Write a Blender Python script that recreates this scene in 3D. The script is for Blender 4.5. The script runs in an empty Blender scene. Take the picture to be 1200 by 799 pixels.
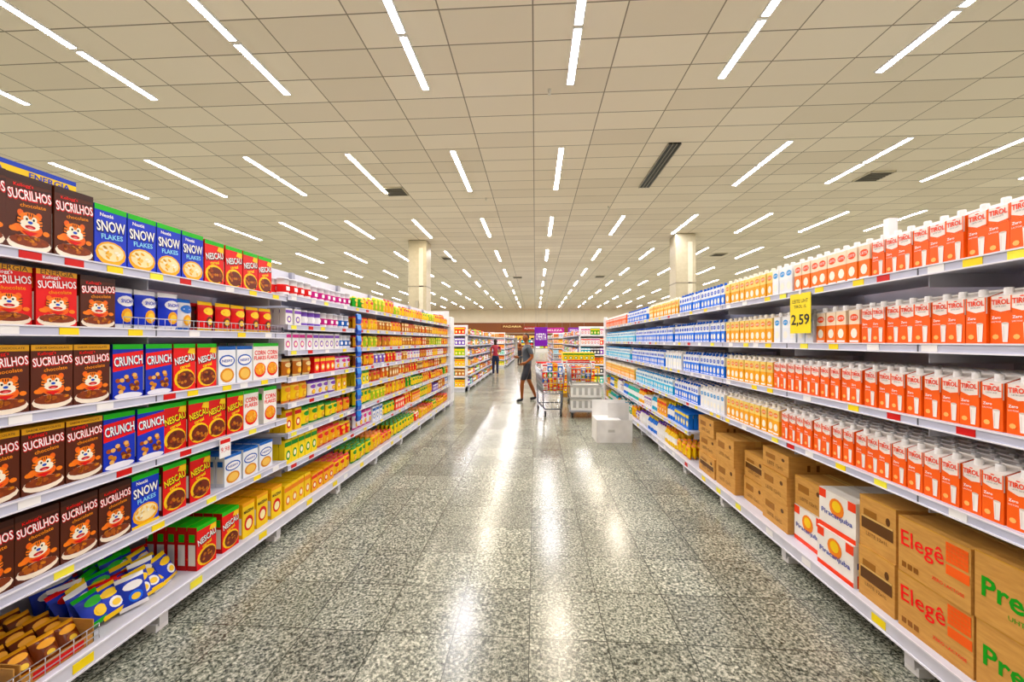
import bpy, math, random
import numpy as np
from mathutils import Vector, Matrix
random.seed(7)
rnd = random.Random(11)
F = 460.0; TH = math.atan(27 / 460.0); H = 1.55
WL = 2.0; WR = 1.75

def ya(px, X):
    return X / math.tan(math.atan((px - 600) / F) - TH)

sc = bpy.context.scene
COL = sc.collection
try:
    sc.view_settings.view_transform = 'Standard'
    sc.view_settings.look = 'None'
    sc.view_settings.exposure = 0.0
except Exception:
    pass

# ------------------------------------------------------------ materials
def lin(c):
    return c / 12.92 if c <= 0.04045 else ((c + 0.055) / 1.055) ** 2.4
def hx(h):
    return tuple(lin(int(h[i:i + 2], 16) / 255.0) for i in (0, 2, 4)) + (1.0,)
def sat(c, k=1.22, g=0.95):
    l = .3 * c[0] + .59 * c[1] + .11 * c[2]
    return tuple(min(1.0, max(0.002, (l + (x - l) * k) * g)) for x in c[:3]) + (1.0,)

MATS = []; MIDX = {}
def new_mat(name):
    m = bpy.data.materials.new(name); m.use_nodes = True
    return m, m.node_tree, m.node_tree.nodes['Principled BSDF']

def reg(key, m):
    MIDX[key] = len(MATS); MATS.append(m); return MIDX[key]

def mid(key):
    if key in MIDX: return MIDX[key]
    parts = key.split(':')
    col = sat(hx(parts[0])); kind = parts[1] if len(parts) > 1 else ''
    m, nt, b = new_mat('print_' + key.replace(':', '_'))
    rough = {'': 0.42, 'm': 0.28, 'g': 0.15, 'r': 0.8, 'f': 0.25}[kind]
    b.inputs['Roughness'].default_value = rough
    b.inputs['Specular IOR Level'].default_value = 0.3
    if kind == 'm': b.inputs['Metallic'].default_value = 0.85
    nz = nt.nodes.new('ShaderNodeTexNoise'); nz.inputs['Scale'].default_value = 9.0
    nz.inputs['Detail'].default_value = 1.0
    mx = nt.nodes.new('ShaderNodeMix'); mx.data_type = 'RGBA'
    mx.inputs['A'].default_value = tuple(c * 0.88 for c in col[:3]) + (1,)
    mx.inputs['B'].default_value = tuple(min(1, c * 1.12) for c in col[:3]) + (1,)
    tc = nt.nodes.new('ShaderNodeTexCoord')
    nt.links.new(tc.outputs['Object'], nz.inputs['Vector'])
    nt.links.new(nz.outputs['Fac'], mx.inputs['Factor'])
    nt.links.new(mx.outputs['Result'], b.inputs['Base Color'])
    return reg(key, m)

def emis(key, col, st):
    m, nt, b = new_mat(key)
    b.inputs['Base Color'].default_value = (0.9, 0.9, 0.9, 1)
    b.inputs['Emission Color'].default_value = col
    b.inputs['Emission Strength'].default_value = st
    return reg(key, m)
LST = 114.0
emis('tube_cool', (0.99, 0.955, 1.0, 1), LST)
emis('tube_warm', (1.0, 0.86, 0.69, 1), LST)

def ramp_mat(key, name, c1, c2, scale, rough, map_scale=None, detail=2.0):
    m, nt, b = new_mat(name)
    tc = nt.nodes.new('ShaderNodeTexCoord')
    nz = nt.nodes.new('ShaderNodeTexNoise'); nz.inputs['Scale'].default_value = scale; nz.inputs['Detail'].default_value = detail
    src = tc.outputs['Object']
    if map_scale:
        mp = nt.nodes.new('ShaderNodeMapping'); mp.inputs['Scale'].default_value = map_scale
        nt.links.new(src, mp.inputs['Vector']); src = mp.outputs['Vector']
    nt.links.new(src, nz.inputs['Vector'])
    cr = nt.nodes.new('ShaderNodeValToRGB')
    cr.color_ramp.elements[0].color = hx(c1); cr.color_ramp.elements[1].color = hx(c2)
    nt.links.new(nz.outputs['Fac'], cr.inputs['Fac']); nt.links.new(cr.outputs['Color'], b.inputs['Base Color'])
    b.inputs['Roughness'].default_value = rough
    reg(key, m)
ramp_mat('shelf', 'shelf_paint', 'c2c5d6', 'dcdeea', 3.0, 0.35)
ramp_mat('kraft', 'cardboard_kraft', 'b87e34', 'e0aa50', 14.0, 0.75, (1, 1, 6), 5)
ramp_mat('wallpaint', 'painted_wall', 'd9cdb4', 'e6dcc6', 1.5, 0.7)

def math_node(nt, op, a=None, b=None, clamp=False):
    n = nt.nodes.new('ShaderNodeMath'); n.operation = op; n.use_clamp = clamp
    for i, v in enumerate((a, b)):
        if v is None: continue
        if isinstance(v, (int, float)): n.inputs[i].default_value = v
        else: nt.links.new(v, n.inputs[i])
    return n.outputs[0]

def grid_mask(nt, xo, yo, sx, sy, ox, oy, half):
    out = []; cells = []
    for s, size, off in ((xo, sx, ox), (yo, sy, oy)):
        a = math_node(nt, 'SUBTRACT', s, off)
        a = math_node(nt, 'DIVIDE', a, size)
        fl = math_node(nt, 'FLOOR', a); cells.append(fl)
        fr = math_node(nt, 'SUBTRACT', a, fl)
        d = math_node(nt, 'SUBTRACT', fr, 0.5)
        d = math_node(nt, 'ABSOLUTE', d)
        d = math_node(nt, 'SUBTRACT', 0.5, d)
        d = math_node(nt, 'MULTIPLY', d, size)
        out.append(math_node(nt, 'LESS_THAN', d, half))
    return math_node(nt, 'MAXIMUM', out[0], out[1]), cells

def floor_mat():
    m, nt, b = new_mat('granite_floor_tiles')
    tc = nt.nodes.new('ShaderNodeTexCoord')
    sp = nt.nodes.new('ShaderNodeSeparateXYZ'); nt.links.new(tc.outputs['Object'], sp.inputs[0])
    mask, cells = grid_mask(nt, sp.outputs[0], sp.outputs[1], 0.4, 0.4, -0.03, 2.05, 0.0024)
    cb = nt.nodes.new('ShaderNodeCombineXYZ')
    nt.links.new(cells[0], cb.inputs[0]); nt.links.new(cells[1], cb.inputs[1])
    wn = nt.nodes.new('ShaderNodeTexWhiteNoise'); nt.links.new(cb.outputs[0], wn.inputs['Vector'])
    off = nt.nodes.new('ShaderNodeVectorMath'); off.operation = 'SCALE'
    nt.links.new(wn.outputs['Color'], off.inputs[0]); off.inputs['Scale'].default_value = 9.0
    ad = nt.nodes.new('ShaderNodeVectorMath'); ad.operation = 'ADD'
    nt.links.new(tc.outputs['Object'], ad.inputs[0]); nt.links.new(off.outputs[0], ad.inputs[1])
    n1 = nt.nodes.new('ShaderNodeTexNoise'); n1.inputs['Scale'].default_value = 66
    n1.inputs['Detail'].default_value = 5; n1.inputs['Roughness'].default_value = 0.72
    nt.links.new(ad.outputs[0], n1.inputs['Vector'])
    cr = nt.nodes.new('ShaderNodeValToRGB')
    e = cr.color_ramp.elements
    e[0].position = 0.37; e[0].color = hx('272a26')
    e[1].position = 0.68; e[1].color = hx('e6e2d2')
    x = e.new(0.44); x.color = hx('60665c')
    x = e.new(0.51); x.color = hx('959889')
    x = e.new(0.59); x.color = hx('b8b8a8')
    nt.links.new(n1.outputs['Fac'], cr.inputs['Fac'])
    vo = nt.nodes.new('ShaderNodeTexVoronoi'); vo.inputs['Scale'].default_value = 95
    nt.links.new(ad.outputs[0], vo.inputs['Vector'])
    r2 = nt.nodes.new('ShaderNodeValToRGB'); r2.color_ramp.interpolation = 'CONSTANT'
    r2.color_ramp.elements[0].color = (0.38, 0.40, 0.36, 1); r2.color_ramp.elements[1].color = (1.15, 1.15, 1.12, 1)
    r2.color_ramp.elements[1].position = 0.25
    sx = nt.nodes.new('ShaderNodeSeparateColor'); nt.links.new(vo.outputs['Color'], sx.inputs[0])
    nt.links.new(sx.outputs[0], r2.inputs['Fac'])
    mu = nt.nodes.new('ShaderNodeMix'); mu.data_type = 'RGBA'; mu.blend_type = 'MULTIPLY'
    mu.inputs['Factor'].default_value = 0.7
    nt.links.new(cr.outputs['Color'], mu.inputs['A']); nt.links.new(r2.outputs['Color'], mu.inputs['B'])
    tv = nt.nodes.new('ShaderNodeMapRange'); tv.inputs['To Min'].default_value = 0.80; tv.inputs['To Max'].default_value = 1.18
    nt.links.new(wn.outputs['Value'], tv.inputs['Value'])
    vm = nt.nodes.new('ShaderNodeVectorMath'); vm.operation = 'SCALE'
    nt.links.new(mu.outputs['Result'], vm.inputs[0]); nt.links.new(tv.outputs[0], vm.inputs['Scale'])
    jm = nt.nodes.new('ShaderNodeMix'); jm.data_type = 'RGBA'
    nt.links.new(mask, jm.inputs['Factor']); nt.links.new(vm.outputs[0], jm.inputs['A'])
    jm.inputs['B'].default_value = hx('34382f')
    nt.links.new(jm.outputs['Result'], b.inputs['Base Color'])
    ns = nt.nodes.new('ShaderNodeTexNoise'); ns.inputs['Scale'].default_value = 2.0
    nt.links.new(tc.outputs['Object'], ns.inputs['Vector'])
    rr = nt.nodes.new('ShaderNodeMapRange'); rr.inputs['To Min'].default_value = 0.15; rr.inputs['To Max'].default_value = 0.26
    nt.links.new(ns.outputs['Fac'], rr.inputs['Value']); nt.links.new(rr.outputs[0], b.inputs['Roughness'])
    b.inputs['Specular IOR Level'].default_value = 0.7
    return reg('floor', m)
floor_mat()

def ceil_mat():
    m, nt, b = new_mat('ceiling_tiles')
    tc = nt.nodes.new('ShaderNodeTexCoord')
    sp = nt.nodes.new('ShaderNodeSeparateXYZ'); nt.links.new(tc.outputs['Object'], sp.inputs[0])
    mask, cells = grid_mask(nt, sp.outputs[0], sp.outputs[1], 1.25, 0.625, -0.03, 1.4, 0.010)
    cb = nt.nodes.new('ShaderNodeCombineXYZ')
    nt.links.new(cells[0], cb.inputs[0]); nt.links.new(cells[1], cb.inputs[1])
    wn = nt.nodes.new('ShaderNodeTexWhiteNoise'); nt.links.new(cb.outputs[0], wn.inputs['Vector'])
    cr = nt.nodes.new('ShaderNodeValToRGB')
    cr.color_ramp.elements[0].color = hx('e0d3bc'); cr.color_ramp.elements[1].color = hx('ede1cb')
    nt.links.new(wn.outputs['Value'], cr.inputs['Fac'])
    jm = nt.nodes.new('ShaderNodeMix'); jm.data_type = 'RGBA'
    nt.links.new(mask, jm.inputs['Factor']); nt.links.new(cr.outputs['Color'], jm.inputs['A'])
    jm.inputs['B'].default_value = hx('8e826e')
    nt.links.new(jm.outputs['Result'], b.inputs['Base Color'])
    b.inputs['Roughness'].default_value = 0.85
    return reg('ceil', m)
ceil_mat()

# ------------------------------------------------------------ geometry builder
_tc = {}
def text2d(s, off=0.0):
    k = (s, off)
    if k in _tc: return _tc[k]
    cu = bpy.data.curves.new('t', 'FONT'); cu.body = s; cu.offset = off
    cu.resolution_u = 2; cu.fill_mode = 'FRONT'
    ob = bpy.data.objects.new('t', cu); COL.objects.link(ob)
    dg = bpy.context.evaluated_depsgraph_get(); dg.update()
    me = bpy.data.meshes.new_from_object(ob.evaluated_get(dg))
    vs = np.array([v.co[:] for v in me.vertices]).reshape(-1, 3)[:, :2]
    fs = [tuple(p.vertices) for p in me.polygons]
    bpy.data.objects.remove(ob); bpy.data.curves.remove(cu); bpy.data.meshes.remove(me)
    _tc[k] = (vs, fs)
    return _tc[k]

class G:
    def __init__(s):
        s.v = []; s.f = []; s.m = []; s.s = []; s.fz = None
    def add(s, vs, fs, mat, smooth=False):
        o = len(s.v); s.v.extend([tuple(v) for v in vs])
        for i, f in enumerate(fs):
            s.f.append(tuple(a + o for a in f))
            s.m.append(mid(mat if isinstance(mat, str) else mat[i])); s.s.append(smooth)
        s.fz = None
    def box(s, x0, x1, y0, y1, z0, z1, mat, front=None, side=None, top=None):
        if x0 > x1: x0, x1 = x1, x0
        if y0 > y1: y0, y1 = y1, y0
        vs = [(x0, y0, z0), (x1, y0, z0), (x1, y1, z0), (x0, y1, z0), (x0, y0, z1), (x1, y0, z1), (x1, y1, z1), (x0, y1, z1)]
        fs = [(0, 1, 5, 4), (1, 2, 6, 5), (2, 3, 7, 6), (3, 0, 4, 7), (4, 5, 6, 7), (3, 2, 1, 0)]
        ms = [front or mat, side or mat, mat, side or mat, top or mat, mat]
        s.add(vs, fs, ms)
    def bbox(s, x0, x1, y0, y1, z0, z1, mat, c=0.004, top=None):
        if x0 > x1: x0, x1 = x1, x0
        def ring(z, i):
            a0, a1, b0, b1 = x0 + i, x1 - i, y0 + i, y1 - i
            return [(a0 + c, b0, z), (a1 - c, b0, z), (a1, b0 + c, z), (a1, b1 - c, z), (a1 - c, b1, z), (a0 + c, b1, z), (a0, b1 - c, z), (a0, b0 + c, z)]
        vs = ring(z0, 0) + ring(z1 - c, 0) + ring(z1, c)
        fs = []; ms = []
        for r in range(2):
            for i in range(8):
                j = (i + 1) % 8; fs.append((r * 8 + i, r * 8 + j, r * 8 + 8 + j, r * 8 + 8 + i)); ms.append(mat)
        fs.append(tuple(range(16, 24))); ms.append(top or mat); fs.append(tuple(range(7, -1, -1))); ms.append(mat)
        s.add(vs, fs, ms)
    def poly(s, pts, y, mat):
        s.add([(p[0], y, p[1]) for p in pts], [tuple(range(len(pts)))], mat)
    def rect(s, x0, x1, z0, z1, y, mat):
        s.poly([(x0, z0), (x1, z0), (x1, z1), (x0, z1)], y, mat)
    def ell(s, cx, cz, rx, rz, y, mat, n=14, a=0.0):
        ca, sa = math.cos(a), math.sin(a); P = []
        for i in range(n):
            t = 2 * math.pi * i / n; u, w = rx * math.cos(t), rz * math.sin(t)
            P.append((cx + u * ca - w * sa, cz + u * sa + w * ca))
        s.poly(P, y, mat)
    def text(s, st, cx, cz, w, y, mat, a=0.0, sy=1.0, off=0.0, h=None):
        base, _ = text2d(st); vs, fs = text2d(st, off)
        if len(base) == 0: return
        mn, mx = base.min(0), base.max(0); c = (mn + mx) / 2; k = w / (mx[0] - mn[0])
        ky = k * sy
        if h: ky = h / (mx[1] - mn[1])
        ca, sa = math.cos(a), math.sin(a); P = []
        for p in vs:
            u = (p[0] - c[0]) * k; q = (p[1] - c[1]) * ky
            P.append((cx + u * ca - q * sa, y, cz + u * sa + q * ca))
        s.add(P, fs, mat)
    def lathe(s, prof, cx, cy, mats, n=12, smooth=True):
        vs = []; fs = []; ms = []
        for r, z in prof:
            for i in range(n):
                t = 2 * math.pi * i / n; vs.append((cx + r * math.cos(t), cy + r * math.sin(t), z))
        for k in range(len(prof) - 1):
            for i in range(n):
                j = (i + 1) % n; fs.append((k * n + i, k * n + j, k * n + n + j, k * n + n + i))
                ms.append(mats if isinstance(mats, str) else mats[k])
        s.add(vs, fs, ms, smooth)
        o = (len(prof) - 1) * n
        s.add([vs[o + i] for i in range(n)], [tuple(range(n))], ms[-1])
    def tube(s, pts, rad, mat, n=6, smooth=True):
        pts = [Vector(p) for p in pts]
        if isinstance(rad, (int, float)): rad = [rad] * len(pts)
        vs = []
        for i, p in enumerate(pts):
            d = (pts[min(i + 1, len(pts) - 1)] - pts[max(i - 1, 0)]).normalized()
            u = d.cross(Vector((0, 0, 1)))
            if u.length < 1e-3: u = Vector((1, 0, 0))
            u.normalize(); w = u.cross(d)
            for k in range(n):
                t = 2 * math.pi * k / n
                vs.append(p + (u * math.cos(t) + w * math.sin(t)) * rad[i])
        fs = []
        for i in range(len(pts) - 1):
            for k in range(n):
                j = (k + 1) % n; fs.append((i * n + k, i * n + n + k, i * n + n + j, i * n + j))
        fs.append(tuple(range(n))); fs.append(tuple(range(len(pts) * n - 1, (len(pts) - 1) * n - 1, -1)))
        s.add(vs, fs, mat, smooth)
    def ball(s, c, r, mat, n=12, m=8, fn=None):
        vs = []; fs = []
        for i in range(m + 1):
            ph = math.pi * i / m
            for k in range(n):
                t = 2 * math.pi * k / n
                v = Vector((math.sin(ph) * math.cos(t), math.sin(ph) * math.sin(t), math.cos(ph)))
                if fn: v = fn(v)
                vs.append((c[0] + v.x * r[0], c[1] + v.y * r[1], c[2] + v.z * r[2]))
        for i in range(m):
            for k in range(n):
                j = (k + 1) % n; fs.append((i * n + k, (i + 1) * n + k, (i + 1) * n + j, i * n + j))
        s.add(vs, fs, mat, True)
    def frz(s):
        if s.fz is None:
            s.fz = (np.array(s.v, dtype=np.float64).reshape(-1, 3), np.concatenate([np.array(f) for f in s.f]).astype(np.int64),
                    np.array([len(f) for f in s.f]), np.array(s.m), np.array(s.s))
        return s.fz

class Acc:
    def __init__(s, name): s.name = name; s.p = []; s.n = 0
    def put(s, g, loc=(0, 0, 0), rz=0.0, sc=(1, 1, 1), M=None):
        v, l, t, m, sm = g.frz()
        v = v * np.array(sc)
        if M is not None:
            A = np.array(M.to_3x3()); v = v @ A.T + np.array(M.translation)
        else:
            c, q = math.cos(rz), math.sin(rz)
            v = np.stack([v[:, 0] * c - v[:, 1] * q + loc[0], v[:, 0] * q + v[:, 1] * c + loc[1], v[:, 2] + loc[2]], 1)
        s.p.append((v, l + s.n, t, m, sm)); s.n += len(v)
    def done(s):
        if not s.p: return None
        v = np.concatenate([p[0] for p in s.p]); l = np.concatenate([p[1] for p in s.p]); t = np.concatenate([p[2] for p in s.p])
        m = np.concatenate([p[3] for p in s.p]); sm = np.concatenate([p[4] for p in s.p])
        me = bpy.data.meshes.new(s.name)
        ctr = np.array([(v[:, 0].min() + v[:, 0].max()) / 2, (v[:, 1].min() + v[:, 1].max()) / 2, v[:, 2].min()])
        if s.name in ('floor', 'ceiling') or s.name.startswith('wall'): ctr = np.zeros(3)
        v = v - ctr
        me.vertices.add(len(v)); me.vertices.foreach_set('co', v.ravel().astype(np.float32))
        me.loops.add(len(l)); me.loops.foreach_set('vertex_index', l.astype(np.int32))
        me.polygons.add(len(t))
        st = np.concatenate([[0], np.cumsum(t)[:-1]])
        me.polygons.foreach_set('loop_start', st.astype(np.int32))
        try: me.polygons.foreach_set('loop_total', t.astype(np.int32))
        except Exception: pass
        un, inv = np.unique(m, return_inverse=True)
        for u in un: me.materials.append(MATS[u])
        me.polygons.foreach_set('material_index', inv.astype(np.int32))
        me.polygons.foreach_set('use_smooth', sm.astype(bool))
        me.update(calc_edges=True); me.validate()
        ob = bpy.data.objects.new(s.name, me); ob.location = ctr; COL.objects.link(ob)
        return ob

def one(name, g, loc=(0, 0, 0), rz=0.0):
    a = Acc(name); a.put(g, loc, rz); return a.done()

# ------------------------------------------------------------ room shell
X0, X1, Y0, Y1, ZC = -24.0, 24.0, -5.0, 55.0, 5.95
g = G(); g.box(X0, X1, Y0, Y1, -0.1, 0.0, 'floor'); one('floor', g)
g = G(); g.box(X0, X1, Y0, Y1, ZC, ZC + 0.1, 'ceil'); one('ceiling', g)
g = G(); g.box(X0 - .2, X0, Y0, Y1, 0, ZC, 'wallpaint'); one('wall_left', g)
g = G(); g.box(X1, X1 + .2, Y0, Y1, 0, ZC, 'wallpaint'); one('wall_right', g)
g = G(); g.box(X0, X1, Y0 - .2, Y0, 0, ZC, 'wallpaint'); one('wall_rear', g)
g = G(); g.box(X0, X1, Y1, Y1 + .2, 0, ZC, 'wallpaint')
g.box(X0, X1, Y1 - .12, Y1, 2.7, 4.1, '7a4a2c'); g.box(X0, X1, Y1 - .1, Y1, 1.1, 2.6, '6b4a35')
one('wall_back', g)

def lum(warm):
    g = G(); e = 'tube_warm' if warm else 'tube_cool'
    for a in (0, 1.26):
        g.box(-.07, .07, a, a + 1.22, -0.012, 0, 'f0f0f0')
        x0, x1, y0, y1, z0, z1 = -.05, .05, a + .02, a + 1.20, -0.022, -0.012
        vs = [(x0, y0, z0), (x1, y0, z0), (x1, y1, z0), (x0, y1, z0), (x0, y0, z1), (x1, y0, z1), (x1, y1, z1), (x0, y1, z1)]
        g.add(vs, [(3, 2, 1, 0)], e)
        g.add(vs, [(0, 1, 5, 4), (2, 3, 7, 6), (1, 2, 6, 5), (3, 0, 4, 7)], 'f0f0f0')
    return g
LC, LWm = lum(False), lum(True)
acc = Acc('ceiling_light_strips')
for k in range(-8, 9):
    for r in range(-1, 10):
        x = 0.6 + 2.5 * k; y = 3.95 + 5.0 * r
        if r == 0: y = 4.28
        if y < Y0 or y > 52 or abs(x) > 23: continue
        if k == 1 and r == 1: continue
        w = (k, r) in ((-2, 1), (1, 0), (-1, 2), (-2, 2), (-1, 3), (0, 1), (3, 2)) or rnd.random() < 0.15
        if (k, r) in ((0, 0), (-1, 0), (-3, 0), (-3, 1)): w = False
        acc.put(LWm if w else LC, (x, y, ZC))
acc.done()
g = G()
g.box(-.13, .13, 0, 2.5, -0.03, 0, '1c1c1c')
for i in (-.14, -.045, .045, .135): g.box(i - .008, i + .008, 0, 2.5, -0.045, 0, '9a958a')
one('ceiling_slot_diffuser', g, (3.1, 8.9, ZC))
def vent():
    g = G(); g.box(-.3, .3, -.3, .3, -.02, 0, '2a2a28')
    for i in range(7): g.box(-.29, .29, -.28 + i * .09, -.25 + i * .09, -.035, -.02, '6d685c')
    for q in (-.31, .29): g.box(q, q + .02, -.31, .31, -.04, 0, 'cfc8b4'); g.box(-.31, .31, q, q + .02, -.04, 0, 'cfc8b4')
    return g
V = vent()
for x, y in ((-4.1, 11.3), (9.0, 11.0), (-4.6, 20.6), (9.3, 20.5), (-1.2, 27), (4.4, 27)):
    one('ceiling_air_vent', V, (x, y, ZC))
g = G(); g.lathe([(.03, 0), (.03, -.03), (.012, -.05), (.012, -.08), (.03, -.085)], 0, 0, 'd8d4c8', 10)
for x, y in ((.25, 6.9), (-1.5, 12), (2.4, 13)): one('ceiling_sprinkler', g, (x, y, ZC))

def column(x, y):
    g = G(); g.bbox(-.4, .4, -.4, .4, 0, ZC, 'b8b09a', 0.03)
    g.box(-.44, .44, -.44, .44, 0, .15, '8b8578'); g.box(-.405, .405, -.405, .405, 3.9, 3.95, '8a8474')
    g.box(.08, .26, -.405, -.39, .15, 5.6, 'd8d2c0'); g.box(-.06, .06, -.46, -.40, 2.5, 3.3, 'a8a292')
    one('structural_column', g, (x, y, 0))

# ------------------------------------------------------------ gondola shelving
PT = ['ffe11a', 'ffe11a', 'f4f4f4', 'f4f4f4', 'c8202c', 'fff27a']
def gondola(side, W, y0, y1, levels, bay=0.95, both=True, name='supermarket_gondola_shelf', top=2.2, tags=True):
    g = G()
    def bx(a0, a1, b0, b1, z0, z1, m):
        g.box(side * a0, side * a1, b0, b1, z0, z1, m)
    D = .47; back = W + .52
    bx(back, back + .04, y0, y1, .12, top, 'shelf')
    for sgn in ((1,) if not both else (1, -1)):
        def q(a):
            return W + a if sgn == 1 else 2 * back + .04 - W - a
        for z, yy0, yy1 in levels:
            bx(q(0.01), q(D), yy0, yy1, z - .022, z, 'shelf')
            bx(q(-.012), q(.01), yy0, yy1, z - .038, z + .006, 'c4c7d8')
            bx(q(-.018), q(-.012), yy0, yy1, z - .038, z - .032, 'ececf4')
            bx(q(-.018), q(-.012), yy0, yy1, z + .0, z + .006, 'ececf4')
            b = yy0
            while b < yy1 - .1:
                bx(q(.05), q(D + .04), b + .012, b + .018, z - .085, z - .022, 'b9bac4')
                bx(q(-.0135), q(-.012), b - .003, b + .003, z - .038, z + .006, '55565e')
                b += bay
            if tags and sgn == 1:
                t = yy0 + .05
                while t < yy1 - .12:
                    bx(q(-.0145), q(-.012), t, t + .07, z - .031, z - .001, rnd.choice(PT))
                    t += rnd.uniform(.14, .42)
        bx(q(0.01), q(.52), y0, y1, .14, .17, 'shelf')
        bx(q(-.02), q(.012), y0, y1, .10, .178, 'd8d9e4')
        bx(q(-.026), q(-.02), y0, y1, .10, .108, 'ececf4'); bx(q(-.026), q(-.02), y0, y1, .17, .178, 'ececf4')
        bx(q(.16), q(.17), y0, y1, .0, .14, '3b3a38')
        b = y0 + .03
        while b < y1:
            bx(q(.0), q(.52), b, b + .05, .03, .14, 'd8d8dc'); bx(q(.01), q(.08), b - .01, b + .06, 0, .04, 'e8e8ea')
            if sgn == 1: bx(back - .035, back, b, b + .05, 0, top, 'a8aab8')
            b += bay
        if tags and sgn == 1:
            t = y0 + .05
            while t < y1 - .12:
                bx(q(-.0225), q(-.02), t, t + .08, .118, .158, rnd.choice(PT)); t += rnd.uniform(.2, .6)
    for yy in (y1,):
        bx(W + .02, 2 * back + .04 - W - .02, yy, yy + .03, .05, top, 'f2f2f4')
    a = Acc(name); a.put(g); return a.done()

yS1 = ya(327, -2.05)
yL = 9.1
LZ1 = [1.904, 1.608, 1.264, .93, .59]
LZ2 = [1.92, 1.68, 1.47, 1.25, 1.04, .80, .54]
gondola(-1, WL, -.9, yL, [(z, -.9, yS1) for z in LZ1] + [(z, yS1 + .01, yL) for z in LZ2], top=2.25)
RZ = [1.88, 1.534, 1.20, .85]
yR = 10.0
gondola(1, WR, -.9, yR, [(z, -.9, yR) for z in RZ] + [(.52, 4.55, yR)], bay=.93, top=2.1)

# ------------------------------------------------------------ product prototypes
L1, L2, L3, L4 = -.0008, -.0016, -.0024, -.0032
def nutrition(g, w, d, h, col):
    for x, sgn in ((-.0006, -1), (w + .0006, 1)):
        for (a, b, z0, z1, m) in ((.008, d - .008, h * .12, h * .6, 'f3efe4'), (.012, d - .012, h * .66, h * .84, col)):
            pts = [(x, a, z0), (x, b, z0), (x, b, z1), (x, a, z1)]
            if sgn < 0: pts = pts[::-1]
            g.add(pts, [(0, 1, 2, 3)], m)

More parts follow.
